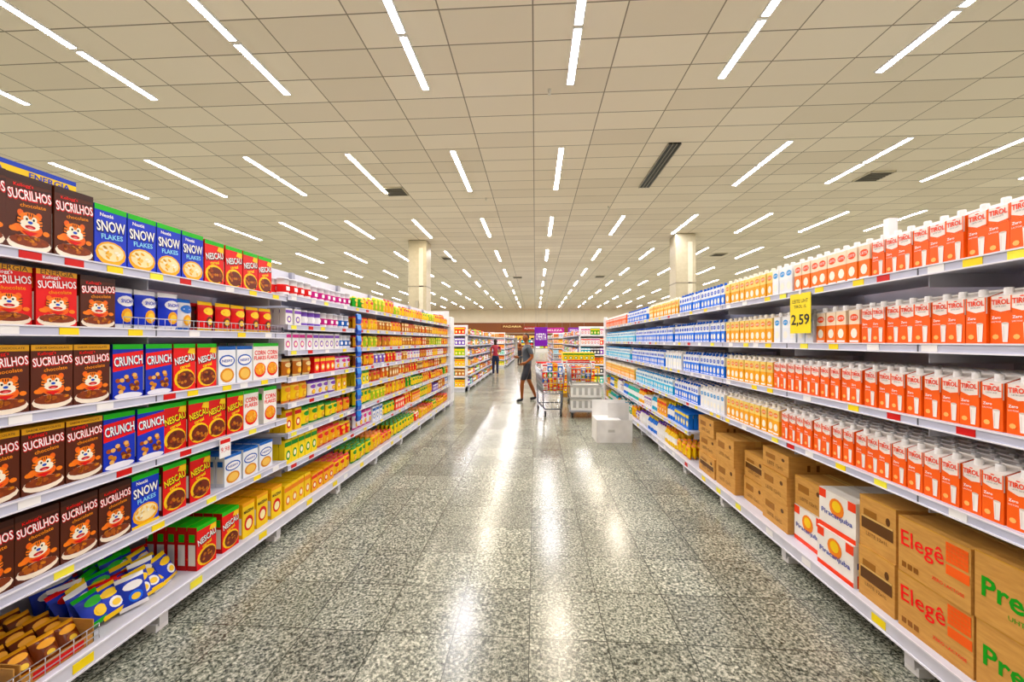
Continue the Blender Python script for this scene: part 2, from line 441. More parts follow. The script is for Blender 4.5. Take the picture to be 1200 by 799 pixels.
def cereal(kind, w=.146, h=.27, d=.06, lo=False):
    g = G()
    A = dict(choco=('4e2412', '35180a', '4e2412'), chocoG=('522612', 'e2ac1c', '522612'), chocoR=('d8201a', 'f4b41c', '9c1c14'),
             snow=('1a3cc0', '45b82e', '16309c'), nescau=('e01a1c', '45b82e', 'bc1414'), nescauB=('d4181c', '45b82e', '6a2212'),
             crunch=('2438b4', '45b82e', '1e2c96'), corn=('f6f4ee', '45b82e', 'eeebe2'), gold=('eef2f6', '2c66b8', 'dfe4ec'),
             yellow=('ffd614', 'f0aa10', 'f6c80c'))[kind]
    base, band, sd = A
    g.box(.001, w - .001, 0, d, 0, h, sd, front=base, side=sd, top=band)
    g.rect(.001, w - .001, h * .91, h, L1, band)
    cx = w / 2
    if kind in ('choco', 'chocoG', 'chocoR'):
        if kind == 'choco': g.poly([(.001, h * .66), (w - .001, h * .72), (w - .001, h * .88), (.001, h * .80)], L1, '2e1408')
        g.text('SUCRILHOS', cx, h * .755, w * .93, L3, 'ffffff', a=.1, h=h * .125, off=.012)
        if not lo:
            g.text('SUCRILHOS', cx + .001, h * .75, w * .93, L2, 'd01818', a=.1, off=.075, h=h * .125)
            g.text("Kellogg's", cx - .02, h * .865, w * .42, L2, 'ff2a2a' if kind != 'chocoR' else 'ffffff', a=.1, off=.01)
            g.text('chocolate', cx + .01, h * .625, w * .56, L2, 'ff9c28', a=.1, off=.01)
            if kind != 'choco': g.text('SABOR CHOCOLATE' if kind == 'chocoG' else 'ENERGIA', cx, h * .955, w * .8, L2, '3a1a0a')
        g.ell(cx, h * .12, w * .48, h * .115, L1, 'f5ead6'); g.ell(cx, h * .155, w * .44, h * .075, L2, '7a3a18')
        for i in range(3 if lo else 12):
            g.ell(cx + rnd.uniform(-.36, .36) * w, h * (.155 + rnd.uniform(-.045, .05)), w * .07, h * .022, L3, rnd.choice(('b0642a', '8a431a', 'cc8440')), 8, rnd.uniform(0, 3))
        ty = h * .41
        g.ell(cx + .004, ty - h * .10, w * .26, h * .10, L1, 'e8720e', 12)
        g.ell(cx - w * .26, ty - h * .1, w * .14, h * .05, L1 - .0002, 'f0801a', 9, .6)
        g.ell(cx, ty, w * .28, h * .125, L2, 'f58a1a', 14)
        g.ell(cx - w * .2, ty + h * .1, w * .07, h * .045, L1, 'e8720e', 8); g.ell(cx + w * .2, ty + h * .1, w * .07, h * .045, L1, 'e8720e', 8)
        g.ell(cx, ty - h * .04, w * .22, h * .075, L3, 'fff4e0', 12)
        if not lo:
            for sx in (-1, 1):
                g.ell(cx + sx * w * .09, ty + h * .035, w * .06, h * .038, L3 - .0002, 'fff4e0', 10); g.ell(cx + sx * w * .075, ty + h * .03, w * .025, h * .018, L4, '101010', 8)
                for q in (-.04, .0, .045): g.ell(cx + sx * w * .24, ty + h * q, w * .055, h * .009, L3 - .0003, '2a1206', 6, sx * .3)
                g.ell(cx + sx * w * .36, ty - h * .12, w * .08, h * .035, L2, 'f58a1a', 9)
            for q in (-.05, 0, .05): g.ell(cx + q * w, ty + h * .09, w * .012, h * .025, L3 - .0003, '2a1206', 6)
            g.ell(cx, ty - h * .01, w * .055, h * .02, L4, '2050b8', 8)
            g.ell(cx, ty - h * .07, w * .12, h * .026, L4, 'b01818', 10); g.ell(cx, ty - h * .08, w * .06, h * .012, L4 - .0004, 'f08080', 8)
            g.poly([(cx - w * .18, ty - h * .13), (cx, ty - h * .19), (cx + w * .18, ty - h * .13)], L3 - .0006, 'd01818')
    elif kind == 'snow':
        g.ell(cx, h * .22, w * .47, h * .2, L1, 'f2b41c'); g.ell(cx, h * .24, w * .4, h * .15, L2, 'f7e6b8')
        for i in range(3 if lo else 12): g.ell(cx + rnd.uniform(-.32, .32) * w, h * (.24 + rnd.uniform(-.1, .1)), w * .08, h * .02, L3, rnd.choice(('fff8e6', 'e8b04a', 'f3cd7a')), 7, rnd.uniform(0, 3))
        g.text('SNOW', cx, h * .67, w * .88, L3, 'ffffff', a=.08, h=h * .17, off=.02)
        g.text('FLAKES', cx + .004, h * .50, w * .66, L3, '9fdcff', a=.08, h=h * .08, off=.02)
        if not lo: g.text('SNOW', cx + .002, h * .662, w * .88, L2, '0a1560', a=.08, off=.07, h=h * .17); g.text('Nestlé', cx - .02, h * .84, w * .4, L2, 'ffffff', off=.02)
        g.rect(.001, w - .001, 0, h * .05, L2, 'ffd21c')
    elif kind in ('nescau', 'nescauB'):
        g.ell(cx, h * .25, w * .47, h * .22, L1, 'ffcf30'); g.ell(cx + .006, h * .24, w * .40, h * .18, L2, '6a2c14')
        for i in range(3 if lo else 14): g.ell(cx + rnd.uniform(-.3, .34) * w, h * (.24 + rnd.uniform(-.13, .13)), w * .065, h * .032, L3, rnd.choice(('9e4c24', '4e1e0c', 'c07a3c')), 8)
        g.text('NESCAU', cx, h * .67, w * .9, L3, 'ffffff' if kind == 'nescau' else 'ffe14a', a=.2, h=h * .14, off=.02)
        if not lo: g.text('NESCAU', cx + .003, h * .66, w * .9, L2, '5a0c0c', a=.2, off=.08, h=h * .14); g.text('cereal', cx, h * .52, w * .45, L2, 'ffe14a', a=.2, off=.02)
        g.poly([(w * .62, h * .80), (w - .004, h * .76), (w - .004, h * .9), (w * .7, h * .9)], L2, 'ffd21c')
    elif kind == 'crunch':
        g.poly([(.001, h * .5), (w - .001, h * .58), (w - .001, h * .88), (.001, h * .82)], L1, 'e01c20')
        g.text('CRUNCH', cx, h * .695, w * .92, L3, 'ffffff', a=.08, h=h * .16, off=.02)
        if not lo: g.text('CRUNCH', cx + .002, h * .69, w * .92, L2, '101a6a', a=.08, off=.07, h=h * .16)
        for i in range(5 if lo else 18): g.ell(cx + rnd.uniform(-.38, .38) * w, h * (.25 + rnd.uniform(-.14, .18)), w * .08, h * .04, L2 - i * .00003, rnd.choice(('9e5226', '6e3214', 'c5843e', 'e8b878')), 8)
        g.ell(cx, h * .05, w * .46, h * .06, L2 - .0006, 'f0f0f6')
    elif kind == 'corn':
        g.text('CORN', cx, h * .74, w * .78, L2, 'e0141c', h=h * .12, off=.02); g.text('FLAKES', cx, h * .60, w * .84, L2, 'e0141c', h=h * .10, off=.02)
        g.ell(cx, h * .27, w * .42, h * .2, L1, 'e0242a'); g.ell(cx, h * .29, w * .36, h * .16, L2, 'f3a83a')
        for i in range(2 if lo else 10): g.ell(cx + rnd.uniform(-.28, .28) * w, h * (.29 + rnd.uniform(-.11, .11)), w * .08, h * .02, L3, rnd.choice(('ffd078', 'e08c1c')), 7, rnd.uniform(0, 3))
    elif kind == 'gold':
        g.ell(cx, h * .62, w * .45, h * .16, L1, '2358b0'); g.ell(cx, h * .62, w * .38, h * .12, L2, 'ffffff')
        g.text('NESFIT', cx, h * .62, w * .6, L3, '1c4ca8', h=h * .07, off=.02)
        g.ell(cx, h * .24, w * .4, h * .19, L1, 'd9932e'); g.ell(cx, h * .24, w * .3, h * .14, L2, 'f0c878')
    elif kind == 'yellow':
        g.text('MAIZENA', cx, h * .74, w * .8, L2, '1a1a1a', h=h * .09, off=.02); g.ell(cx, h * .38, w * .36, h * .22, L1, 'd0281e'); g.ell(cx, h * .36, w * .24, h * .14, L2, 'fff0c0')
    nutrition(g, w, d, h, band)
    return g

def carton(lower, upper, title, tcol, cap='f5f5f5', w=.073, h=.2, lo=False, glass=True):
    g = G(); d = .073; tir = title == 'TIROL'; c = .62 * h if tir else h * .55
    e = .0008
    g.box(e, w - e, 0, d, 0, c, lower)
    zf, zb = h - .012, h + .014
    vs = [(e, 0, c), (w - e, 0, c), (w - e, d, c), (e, d, c), (e, 0, zf), (w - e, 0, zf), (w - e, d, zb), (e, d, zb)]
    g.add(vs, [(0, 1, 5, 4), (1, 2, 6, 5), (2, 3, 7, 6), (3, 0, 4, 7), (4, 5, 6, 7)], [upper, upper, upper, upper, 'f4ede8'])
    n = 8 if lo else 12
    g.lathe([(.014, h - .008), (.014, h + .010), (.0135, h + .020), (.0115, h + .022)], w / 2, d * .4, cap, n)
    g.box(.004, w - .004, d - .004, d - .001, zb - .001, zb + .006, 'f4f2f0')
    if tir:
        g.poly([(e, c), (w - e, c), (w - e, c + .010), (w * .5, c + .004), (e, c + .018)], L1, lower)
        g.rect(e, w * .07, c, zf, L1, lower); g.rect(w * .93, w - e, c, zf, L1, lower)
        for x, sgn in ((-.0002, -1), (w + .0002, 1)):
            pts = [(x, d * .05, c), (x, d, c), (x, d, zb - .002), (x, d * .05, zf)]
            g.add(pts if sgn > 0 else pts[::-1], [(0, 1, 2, 3)], lower)
        if not lo:
            g.text('TIROL', w / 2, h * .83, w * .80, L2, tcol, h=h * .095, off=.03)
            g.text('LEITE UHT', w / 2, h * .745, w * .5, L2, '777777')
            g.ell(w * .5, h * .91, w * .10, h * .012, L2, tcol, 8)
            g.text('Zero', w * .32, h * .53, w * .4, L3, 'ffffff', off=.02); g.text('LACTOSE', w * .32, h * .45, w * .44, L3, 'ffffff')
        else:
            g.rect(w * .14, w * .86, h * .78, h * .86, L2, tcol)
        if glass:
            g.poly([(w * .60, h * .06), (w * .82, h * .06), (w * .87, h * .42), (w * .55, h * .42)], L2, 'f7f3ee')
            g.ell(w * .71, h * .42, w * .16, h * .018, L3, 'd8cfc4', 8); g.ell(w * .28, h * .16, w * .15, h * .05, L2, 'ffc080', 8)
            g.rect(w * .63, w * .66, h * .1, h * .36, L3, 'e0dad2')
        for x, sgn in ((-.0005, -1), (w + .0005, 1)):
            pts = [(x, .026, h * .66), (x, d - .006, h * .66), (x, d - .006, h * .80), (x, .026, h * .80)]
            g.add(pts if sgn > 0 else pts[::-1], [(0, 1, 2, 3)], 'f6e0d0' if not lo else lower)
            pts = [(x, .014, h * .12), (x, d - .014, h * .12), (x, d - .014, h * .4), (x, .014, h * .4)]
            g.add(pts if sgn > 0 else pts[::-1], [(0, 1, 2, 3)], 'ff9c58')
    else:
        g.ell(w / 2, h * .74, w * .38, h * .1, L1, tcol, 12)
        if not lo: g.text(title, w / 2, h * .74, w * .6, L2, 'ffffff')
        g.ell(w / 2, h * .3, w * .3, h * .14, L1, 'fdf6e6', 10); g.rect(w * .1, w * .9, h * .05, h * .1, L1, 'ffffff')
    return g

_pc = {}
def cached(fn, *a, **k):
    key = (fn.__name__, a, tuple(sorted(k.items())))
    if key not in _pc: _pc[key] = fn(*a, **k)
    return _pc[key]

def bag(col, acc, w=.14, h=.2, d=.06, title=None, window=None):
    g = G(); nx, nz = 6, 8
    def th(u, v):
        return d / 2 * (max(0, 1 - abs(u) ** 2.5)) ** .6 * (max(0, 1 - abs(v) ** 4)) ** .55
    for sgn in (-1, 1):
        vs = []; fs = []; ms = []
        for j in range(nz + 1):
            for i in range(nx + 1):
                u = i / nx * 2 - 1; v = j / nz * 2 - 1
                t = th(u, v)
                ww = w * (.47 + .03 * abs(v) ** 3)
                vs.append((w / 2 + u * ww, d / 2 + sgn * t, h * j / nz))
        for j in range(nz):
            for i in range(nx):
                a = j * (nx + 1) + i; f = (a, a + 1, a + nx + 2, a + nx + 1)
                fs.append(f if sgn < 0 else f[::-1]); ms.append(acc if j in (0, nz - 1) else col)
        g.add(vs, fs, ms, True)
    def decal(cu, cv, ru, rv, lift, mat, n=12, a0=0.0):
        P = [(cu, cv)] + [(cu + ru * math.cos(2 * math.pi * k / n + a0), cv + rv * math.sin(2 * math.pi * k / n + a0)) for k in range(n)]
        vv = [(w / 2 + p[0] * w * .475, d / 2 - th(p[0], p[1]) - lift, h * (p[1] + 1) / 2) for p in P]
        g.add(vv, [(0, k + 1, (k + 1) % n + 1) for k in range(n)], mat, True)
    decal(0, .36, .72, .26, .0022, acc)
    decal(.05, -.32, .52, .34, .0022, window or 'e8a83c'); decal(.05, -.34, .34, .2, .0034, 'f6cf6a')
    if title: g.text(title, w / 2, h * .68, w * .56, -.006, 'ffffff' if acc != 'f4f4f4' else '1535a8', h=h * .09, off=.02)
    return g

def can(col, acc, r=.045, h=.13, lid='e8e8ee'):
    g = G()
    g.lathe([(r * .95, 0), (r, .004), (r, h * .2), (r, h * .62), (r, h * .9), (r * 1.03, h * .9), (r * 1.03, h), (r * .98, h)], r, r,
            ['b8b8b8:m', col, acc, col, 'b8b8b8:m', lid, lid], 14)
    g.rect(r * .5, r * 1.5, h * .3, h * .52, -.001, 'ffffff')
    return g

def bottle(col, cap, r=.036, h=.22, label='ffffff'):
    g = G()
    g.lathe([(r * .85, 0), (r, .01), (r, h * .25), (r, h * .6), (r * .96, h * .68), (r * .5, h * .82), (r * .38, h * .87), (r * .42, h * .875), (r * .42, h), (r * .36, h)],
            r, r, [col, col, label, col, col, col, cap, cap, cap], 10)
    return g

def sbox(col, acc, w=.10, h=.16, d=.05, title=None):
    g = G(); g.box(.001, w - .001, 0, d, 0, h, col)
    g.rect(.001, w - .001, h * .72, h * .9, L1, acc); g.ell(w / 2, h * .36, w * .32, h * .2, L1, acc, 10); g.ell(w / 2, h * .36, w * .2, h * .12, L2, 'fff3d8', 8)
    if title: g.text(title, w / 2, h * .81, w * .8, L2, 'ffffff', h=h * .1)
    return g

def place(acc, g, side, X, y, z, w, i, dp, jit=.02):
    r = rnd.uniform(-jit, jit)
    if side < 0: acc.put(g, (-(X + i * dp), y, z), math.pi / 2 + r)
    else: acc.put(g, (X + i * dp, y + w, z), -math.pi / 2 + r)

def run(acc, hi, lo, side, X, y0, y1, z, w, pitch, deep, dp, lod=4.6, jit=.02):
    n = max(1, int((y1 - y0) / pitch + .35)); p = (y1 - y0) / n
    p = max(p, w + .001)
    for k in range(n):
        y = y0 + k * p + (p - w) / 2
        if y + w > y1 + .03: break
        xj = rnd.uniform(0, .012)
        for i in range(deep):
            place(acc, hi if (i == 0 and y < lod) else lo, side, X + xj, y, z, w, i, dp, jit)

# ---------------- cereal bay (left, near)
LX = WL + .025
PL = lambda px: ya(px, -LX)
def cer(kind, **k): return cached(cereal, kind, **k), cached(cereal, kind, lo=True, **k)
rows = [
    (LZ1[0], [('choco', None, 110, dict(h=.305)), ('snow', 110, 240, dict(h=.285)), ('nescau', 240, 320, dict(h=.275)), ('yellow', 320, 334, {})]),
    (LZ1[1], [('chocoR', None, 92, dict(h=.24)), ('choco', 92, 137, dict(h=.24))]),
    (LZ1[2], [('chocoG', None, 130, {}), ('crunch', 132, 203, {}), ('nescau', 203, 255, {}), ('gold', 255, 297, dict(h=.25)), ('corn', 297, 327, {})]),
    (LZ1[3], [('chocoG', None, 122, {}), ('crunch', 122, 193, {}), ('nescauB', 193, 285, {}), ('corn', 285, 326, {})]),
    (LZ1[4], [('choco', None, 155, {}), ('snow', 155, 190, {}), ('nescauB', 190, 250, {}), ('gold', 262, 322, dict(h=.2))]),
]
for z, rr in rows:
    a = Acc('cereal_box_row')
    for kind, p0, p1, kw in rr:
        h_, l_ = cer(kind, **kw)
        y0 = -.6 if p0 is None else PL(p0); y1 = min(PL(p1), yS1 - .005)
        if p0 is None:
            yb = 1.2 + (y1 - 1.2) % .149
            run(a, l_, l_, -1, LX, y0, yb, z, .146, .149, 2, .066)
            run(a, h_, l_, -1, LX, yb, y1, z, .146, .149, 4, .066)
        else:
            run(a, h_, l_, -1, LX, y0, y1, z, .146, .149, 5, .066)
    a.done()
zt = LZ1[0] + .3055
g = G(); ye = PL(100)
g.box(-(LX + .045), -(LX + .05), -.6, ye, zt, zt + .055, 'ffd414'); g.box(-(LX + .0445), -(LX + .045), -.6, ye, zt + .036, zt + .055, '1c3fae')
g.box(-(LX + .05), -(LX + .09), -.6, ye, zt, zt + .003, 'ffd414')
gt = G(); gt.text('ENERGIA', 0, .018, .14, 0, '1c3fae', h=.024, off=.02)
a = Acc('promotional_header_strip'); a.put(g)
for yy in (.9, 1.12, 1.34, 1.56): a.put(gt, (-(LX + .0438), yy, zt), math.pi / 2)
a.done()
a = Acc('cereal_pouch_row')
run(a, cached(bag, '1a3cc0', 'f4f4f4', w=.12, h=.21, d=.06, title='SNOW'), cached(bag, '1a3cc0', 'f4f4f4', w=.12, h=.21, d=.06), -1, LX + .02, PL(140), PL(212), LZ1[1], .12, .125, 4, .068, jit=.12)
run(a, cached(bag, 'e8e8ea', '2c66b8', w=.12, h=.19, d=.06), cached(bag, 'e8e8ea', '2c66b8', w=.12, h=.19, d=.06), -1, LX + .02, PL(212), PL(236), LZ1[1], .12, .125, 4, .068, jit=.12)
run(a, cached(bag, 'e01a1c', 'ffcf30', w=.12, h=.19, d=.06, window='6a2c14'), cached(bag, '5a1c12', 'c8161a', w=.12, h=.18, d=.06), -1, LX + .02, PL(240), PL(324), LZ1[1], .12, .125, 4, .068, jit=.12)
a.done()
g = G(); ya0, ya1 = PL(140), yS1 - .01
for zz in (.02, .06): g.tube([(-WL - .005, ya0, LZ1[1] + zz), (-WL - .005, ya1, LZ1[1] + zz)], .0025, 'd0d2da:m', 5)
n = int((ya1 - ya0) / .035)
for i in range(n + 1):
    y = ya0 + (ya1 - ya0) * i / n; g.tube([(-WL - .005, y, LZ1[1] + .006), (-WL - .005, y, LZ1[1] + .06)], .0016, 'd0d2da:m', 4)
one('wire_shelf_fence', g)

def fence(g, x, y0, y1, z0, hgt):
    for zz in (.3, .65, 1): g.tube([(x, y0, z0 + hgt * zz), (x, y1, z0 + hgt * zz)], .0025, 'e4e6ee:m', 5)
    n = int((y1 - y0) / .05)
    for i in range(n + 1):
        y = y0 + (y1 - y0) * i / n; g.tube([(x, y, z0), (x, y, z0 + hgt)], .0018, 'e4e6ee:m', 4)
a = Acc('snack_pack_trays')
tray = G(); tw, td, th_ = .26, .40, .085
tray.box(0, tw, 0, td, 0, .004, 'kraft')
tray.box(0, tw, 0, .004, 0, th_ * .62, 'kraft'); tray.box(0, tw, td - .004, td, 0, th_ * 1.5, 'kraft')
tray.box(0, .004, 0, td, 0, th_ * 1.25, 'kraft'); tray.box(tw - .004, tw, 0, td, 0, th_ * 1.25, 'kraft')
tray.rect(.04, tw - .04, .012, .042, L1, 'd83a20')
pkc = [('5a2c16:f', 'a8341c', 'c86a2c'), ('6b3418:f', 'e8a83a', '8a4a22'), ('4a2210:f', 'a82020', '7a3a1c')]
yy = -.5
tn = 0
while yy + .27 < PL(150):
    a.put(tray, (-(WL + .02), yy, .17), math.pi / 2)
    for r in range(5):
        for c in range(3):
            pal = pkc[tn % 3] if yy > 1.3 else ('1c4ec8:f', 'e8e8f0', '4a86e0')
            b = cached(bag, pal[0], pal[1], w=.088, h=.12, d=.045, window=pal[2])
            M = Matrix.Translation((-(WL + .055 + r * .068), yy + .004 + c * .085, .185 + .006 * r + rnd.uniform(0, .012))) @ Matrix.Rotation(math.pi / 2 + rnd.uniform(-.12, .12), 4, 'Z') @ Matrix.Rotation(rnd.uniform(-.75, -.45), 4, 'X')
            a.put(b, M=M)
    yy += .275; tn += 1
a.done()
g = G(); fence(g, -WL - .012, -.6, yy, .178, .07); one('wire_shelf_fence', g)
a = Acc('snack_pack_pile')
y0, y1 = yy + .01, PL(222)
for i in range(7):
    for j in range(5):
        pal = rnd.choice((('1c3cb8', 'ffd21c', 'f4f4f4'), ('1a38a8', '3fae2e', 'ffd21c'), ('1c3cb8', 'e0182a', 'f4c81c'), ('1a38a8', 'f4f4f4', '2a6ae0')))
        b = cached(bag, pal[0], pal[1], w=.12, h=.16, d=.05, window=pal[2])
        M = Matrix.Translation((-(WL + .05 + j * .07), y0 + (y1 - y0 - .1) * i / 6.0, .19 + .03 * rnd.random())) @ Matrix.Rotation(math.pi / 2 + rnd.uniform(-.4, .4), 4, 'Z') @ Matrix.Rotation(rnd.uniform(-.8, -.2), 4, 'X')
        a.put(b, M=M)
a.done()
a = Acc('cereal_box_row')
h_, l_ = cer('nescau', h=.26); run(a, h_, l_, -1, LX - .01, PL(226), PL(283), .17, .146, .149, 5, .066)
h_, l_ = cer('yellow', h=.24, w=.12); run(a, h_, l_, -1, LX, PL(283), PL(332), .17, .12, .125, 5, .066)
a.done()

def mixed(name, side, X, y0, y1, z, pal, hmax, kinds, deep=3, lod=5.5, fill=.97):
    a = Acc(name); y = y0
    while y < y1 - .07:
        col, ac = rnd.choice(pal); k = rnd.choice(kinds); L = rnd.uniform(.22, .5)
        ye = min(y1, y + L); hh = min(hmax, rnd.choice((.14, .16, .18, .2)))
        if k == 'bag': w, p = .115, cached(bag, col, ac, w=.115, h=hh, d=.055); dp = .062
        elif k == 'can': hh = min(hh, .15); w, p = .09, cached(can, col, ac, h=hh); dp = .092
        elif k == 'bottle': w, p = .072, cached(bottle, col, ac, h=min(hmax, .22)); dp = .075
        else: w, p = .09, cached(sbox, col, ac, w=.09, h=hh, d=.05); dp = .055
        if ye - y >= w: run(a, p, p, side, X, y, ye, z, w, w + .006, deep, dp, jit=.08 if k == 'bag' else .02)
        y = ye + .006
    a.done()
Yp = [('ffd21c', 'e88c10'), ('ffce10', 'c8281e'), ('ffe04a', '2f8f3a'), ('f7b81c', 'd8401c')]
Gp = [('a8c83a', 'ffe04a'), ('3c9a3c', 'ffd21c')]
Wp = [('f3f1ec', '7a4ab0'), ('f0eef2', 'c83a8a'), ('eceef4', '2c66b8'), ('7a58b8', 'ffffff'), ('f0f0f0', 'd8303a')]
Bp = [('b8702c', 'f0d8a0'), ('c88a3a', 'c8281e'), ('8c4a20', 'ffd21c'), ('d86a1c', 'fff0c0')]
Rp = [('e02a1e', 'ffd21c'), ('f0501c', 'fff0d0')]
Cp = [('28a8c8', 'ffffff'), ('1c78d8', 'ffe04a'), ('38b8a8', 'ffffff')]
y2a, y2b = yS1 + .03, ya(412, -LX)
spec2 = [(Wp, ['can'], .17), (Wp, ['can', 'can', 'box'], .14), (Wp + Bp[:1], ['box', 'can'], .15), (Wp + Bp + Rp[:1], ['box', 'bag'], .15), (Yp + Wp[:1], ['bag', 'box'], .18), (Yp, ['bag', 'box'], .19), (Yp + Rp[:1], ['bag', 'box'], .2)]
spec3 = [(Yp + Gp + Yp, ['bag'], .2), (Yp + Bp + Gp, ['bag', 'bag', 'box'], .15), (Bp + Gp + Yp + Rp, ['bag', 'box'], .15), (Yp + Rp + Bp + Wp, ['bag'], .15), (Bp + Yp + Rp, ['bag', 'box'], .18), (Yp + Gp + Rp, ['bag'], .19), (Rp + Yp + Bp + Wp, ['bag', 'bag', 'box'], .2)]
for z, s2, s3 in zip(LZ2, spec2, spec3):
    mixed('grocery_pack_row', -1, LX, y2a, y2b, z, s2[0], s2[2], s2[1])
    mixed('grocery_pack_row', -1, LX, y2b + .08, yL - .04, z, s3[0], s3[2], s3[1])
mixed('grocery_pack_row', -1, LX, y2a, y2b, .17, Yp, .25, ['box', 'bag'], 4)
mixed('grocery_pack_row', -1, LX, y2b + .05, yL - .04, .17, Yp + Rp + Yp, .25, ['bag'], 4)
g = G(); yc = y2b + .03
g.box(-WL + .02, -WL + .025, yc, yc + .02, .62, 1.86, 'e8e8ee')
for i in range(10):
    z = .66 + i * .12
    g.add([(-WL + .04, yc - .04, z), (-WL + .04, yc + .06, z), (-WL + .05, yc + .06, z + .05), (-WL + .04, yc + .06, z + .11), (-WL + .04, yc - .04, z + .11), (-WL + .05, yc - .04, z + .05)],
          [(0, 1, 2, 5), (5, 2, 3, 4)], ['1c5ec8:f', '2a86d8:f'])
    g.add([(-WL + .026, yc - .04, z), (-WL + .026, yc + .06, z), (-WL + .026, yc + .06, z + .11), (-WL + .026, yc - .04, z + .11)], [(3, 2, 1, 0)], '1c5ec8:f')
one('hanging_clip_strip', g)

# ---------------- right gondola: milk cartons
RX = WR + .022
PR = lambda px: ya(px, RX)
def ctn(kind):
    A = dict(tirol=('ff7420', 'f8f0ea', 'TIROL', 'f25a1c'), orw=('ff8428', 'f8e4cc', 'LEITE', 'f4661c'), yel=('ffb210', 'fbdc90', 'LEITE', 'f8940c'),
             blue=('2f78e0', 'eef2fa', 'LEITE', '1c5cc8'), red=('ff7430', 'f8ece4', 'TIROL', 'f0501c'), white=('eef2f6', 'f6f8fa', 'LEITE', '4aa0e0'), cyan=('2ab8e0', 'eef8fa', 'LEITE', '1c90c8'))[kind]
    cap = {'blue': '2a5cb8', 'cyan': '2a8cc8', 'yel': 'f6f0e0'}.get(kind, 'f5f5f5')
    return cached(carton, *A, cap=cap), cached(carton, *A, cap=cap, lo=True)
rrows = [
    (RZ[0], [('tirol', None, 1020), ('orw', 1018, 930), ('white', 928, 906), ('yel', 904, 850), ('blue', 848, 796), ('yel', 794, 760), ('blue', 757, 735), ('red', 733, 708)]),
    (RZ[1], [('tirol', None, 1008), ('orw', 1006, 955), ('white', 953, 906), ('yel', 904, 850), ('blue', 848, 790), ('blue', 788, 745), ('cyan', 743, 708)]),
    (RZ[2], [('tirol', None, 1012), ('red', 1010, 906), ('yel', 904, 850), ('blue', 848, 800), ('white', 798, 780), ('blue', 778, 740), ('cyan', 738, 708)]),
    (RZ[3], [('tirol', None, 1000), ('tirol', 998, 915), ('yel', 913, 850), ('white', 848, 820), ('blue', 818, 790), ('cyan', 788, 745), ('yel', 743, 708)]),
]
for z, rr in rrows:
    a = Acc('milk_carton_row')
    for kind, p0, p1 in rr:
        h_, l_ = ctn(kind); y0 = -.6 if p0 is None else PR(p0); y1 = min(PR(p1), yR - .05)
        if p0 is None:
            run(a, l_, l_, 1, RX, y0, 1.2, z, .073, .076, 2, .075)
            run(a, h_, l_, 1, RX, 1.2, y1, z, .073, .076, 5, .075)
        else: run(a, h_, l_, 1, RX, y0, y1, z, .073, .076, 5, .075)
    a.done()
mixed('drink_bottle_row', 1, RX, 4.65, yR - .05, .52, Cp + Yp + Wp[:1], .22, ['bottle', 'bottle', 'box'], 4)
mixed('drink_bottle_row', 1, RX, 4.65, yR - .05, .17, Cp + Yp[:1] + Wp[:1] + Gp[:1], .24, ['bottle', 'bag'], 4)

g = G(); g.rect(0, .2, 0, .26, 0, 'ffe400'); g.rect(0, .2, 0, .26, .002, 'ffe400')
g.add([(0, .002, 0), (.2, .002, 0), (.2, .002, .26), (0, .002, .26)], [(3, 2, 1, 0)], 'ffe400')
g.text('2,59', .1, .085, .17, -.001, '1a1a1a', h=.075, off=.02); g.text('LEITE UHT', .1, .21, .15, -.001, '1a1a1a'); g.text('TIROL 1L', .1, .175, .12, -.001, '1a1a1a')
g.rect(.09, .11, .255, .29, -.0015, 'f4f4f4')
one('hanging_price_card', g, (WR - .028, ya(931, WR), 1.60), -math.pi / 2)
g = G(); g.rect(0, .09, 0, .12, 0, 'f8f8f8'); g.add([(0, .002, 0), (.09, .002, 0), (.09, .002, .12), (0, .002, .12)], [(3, 2, 1, 0)], 'f8f8f8')
g.text('9,98', .045, .05, .07, -.001, 'd01818'); g.rect(.005, .085, .09, .115, -.001, 'd01818')
one('hanging_price_card', g, (-WL + .03, ya(252, -WL), .81), math.pi / 2)
g = G(); g.tube([(0, 0, 0), (0, 0, .40)], .010, 'eeeeee', 8); g.box(-.025, .025, -.02, .02, .25, .42, 'f4f4f4'); g.box(-.03, .03, -.03, .03, 0, .01, 'd8d8d8')
one('shelf_sign_post', g, (2.185, 2.55, 1.882))

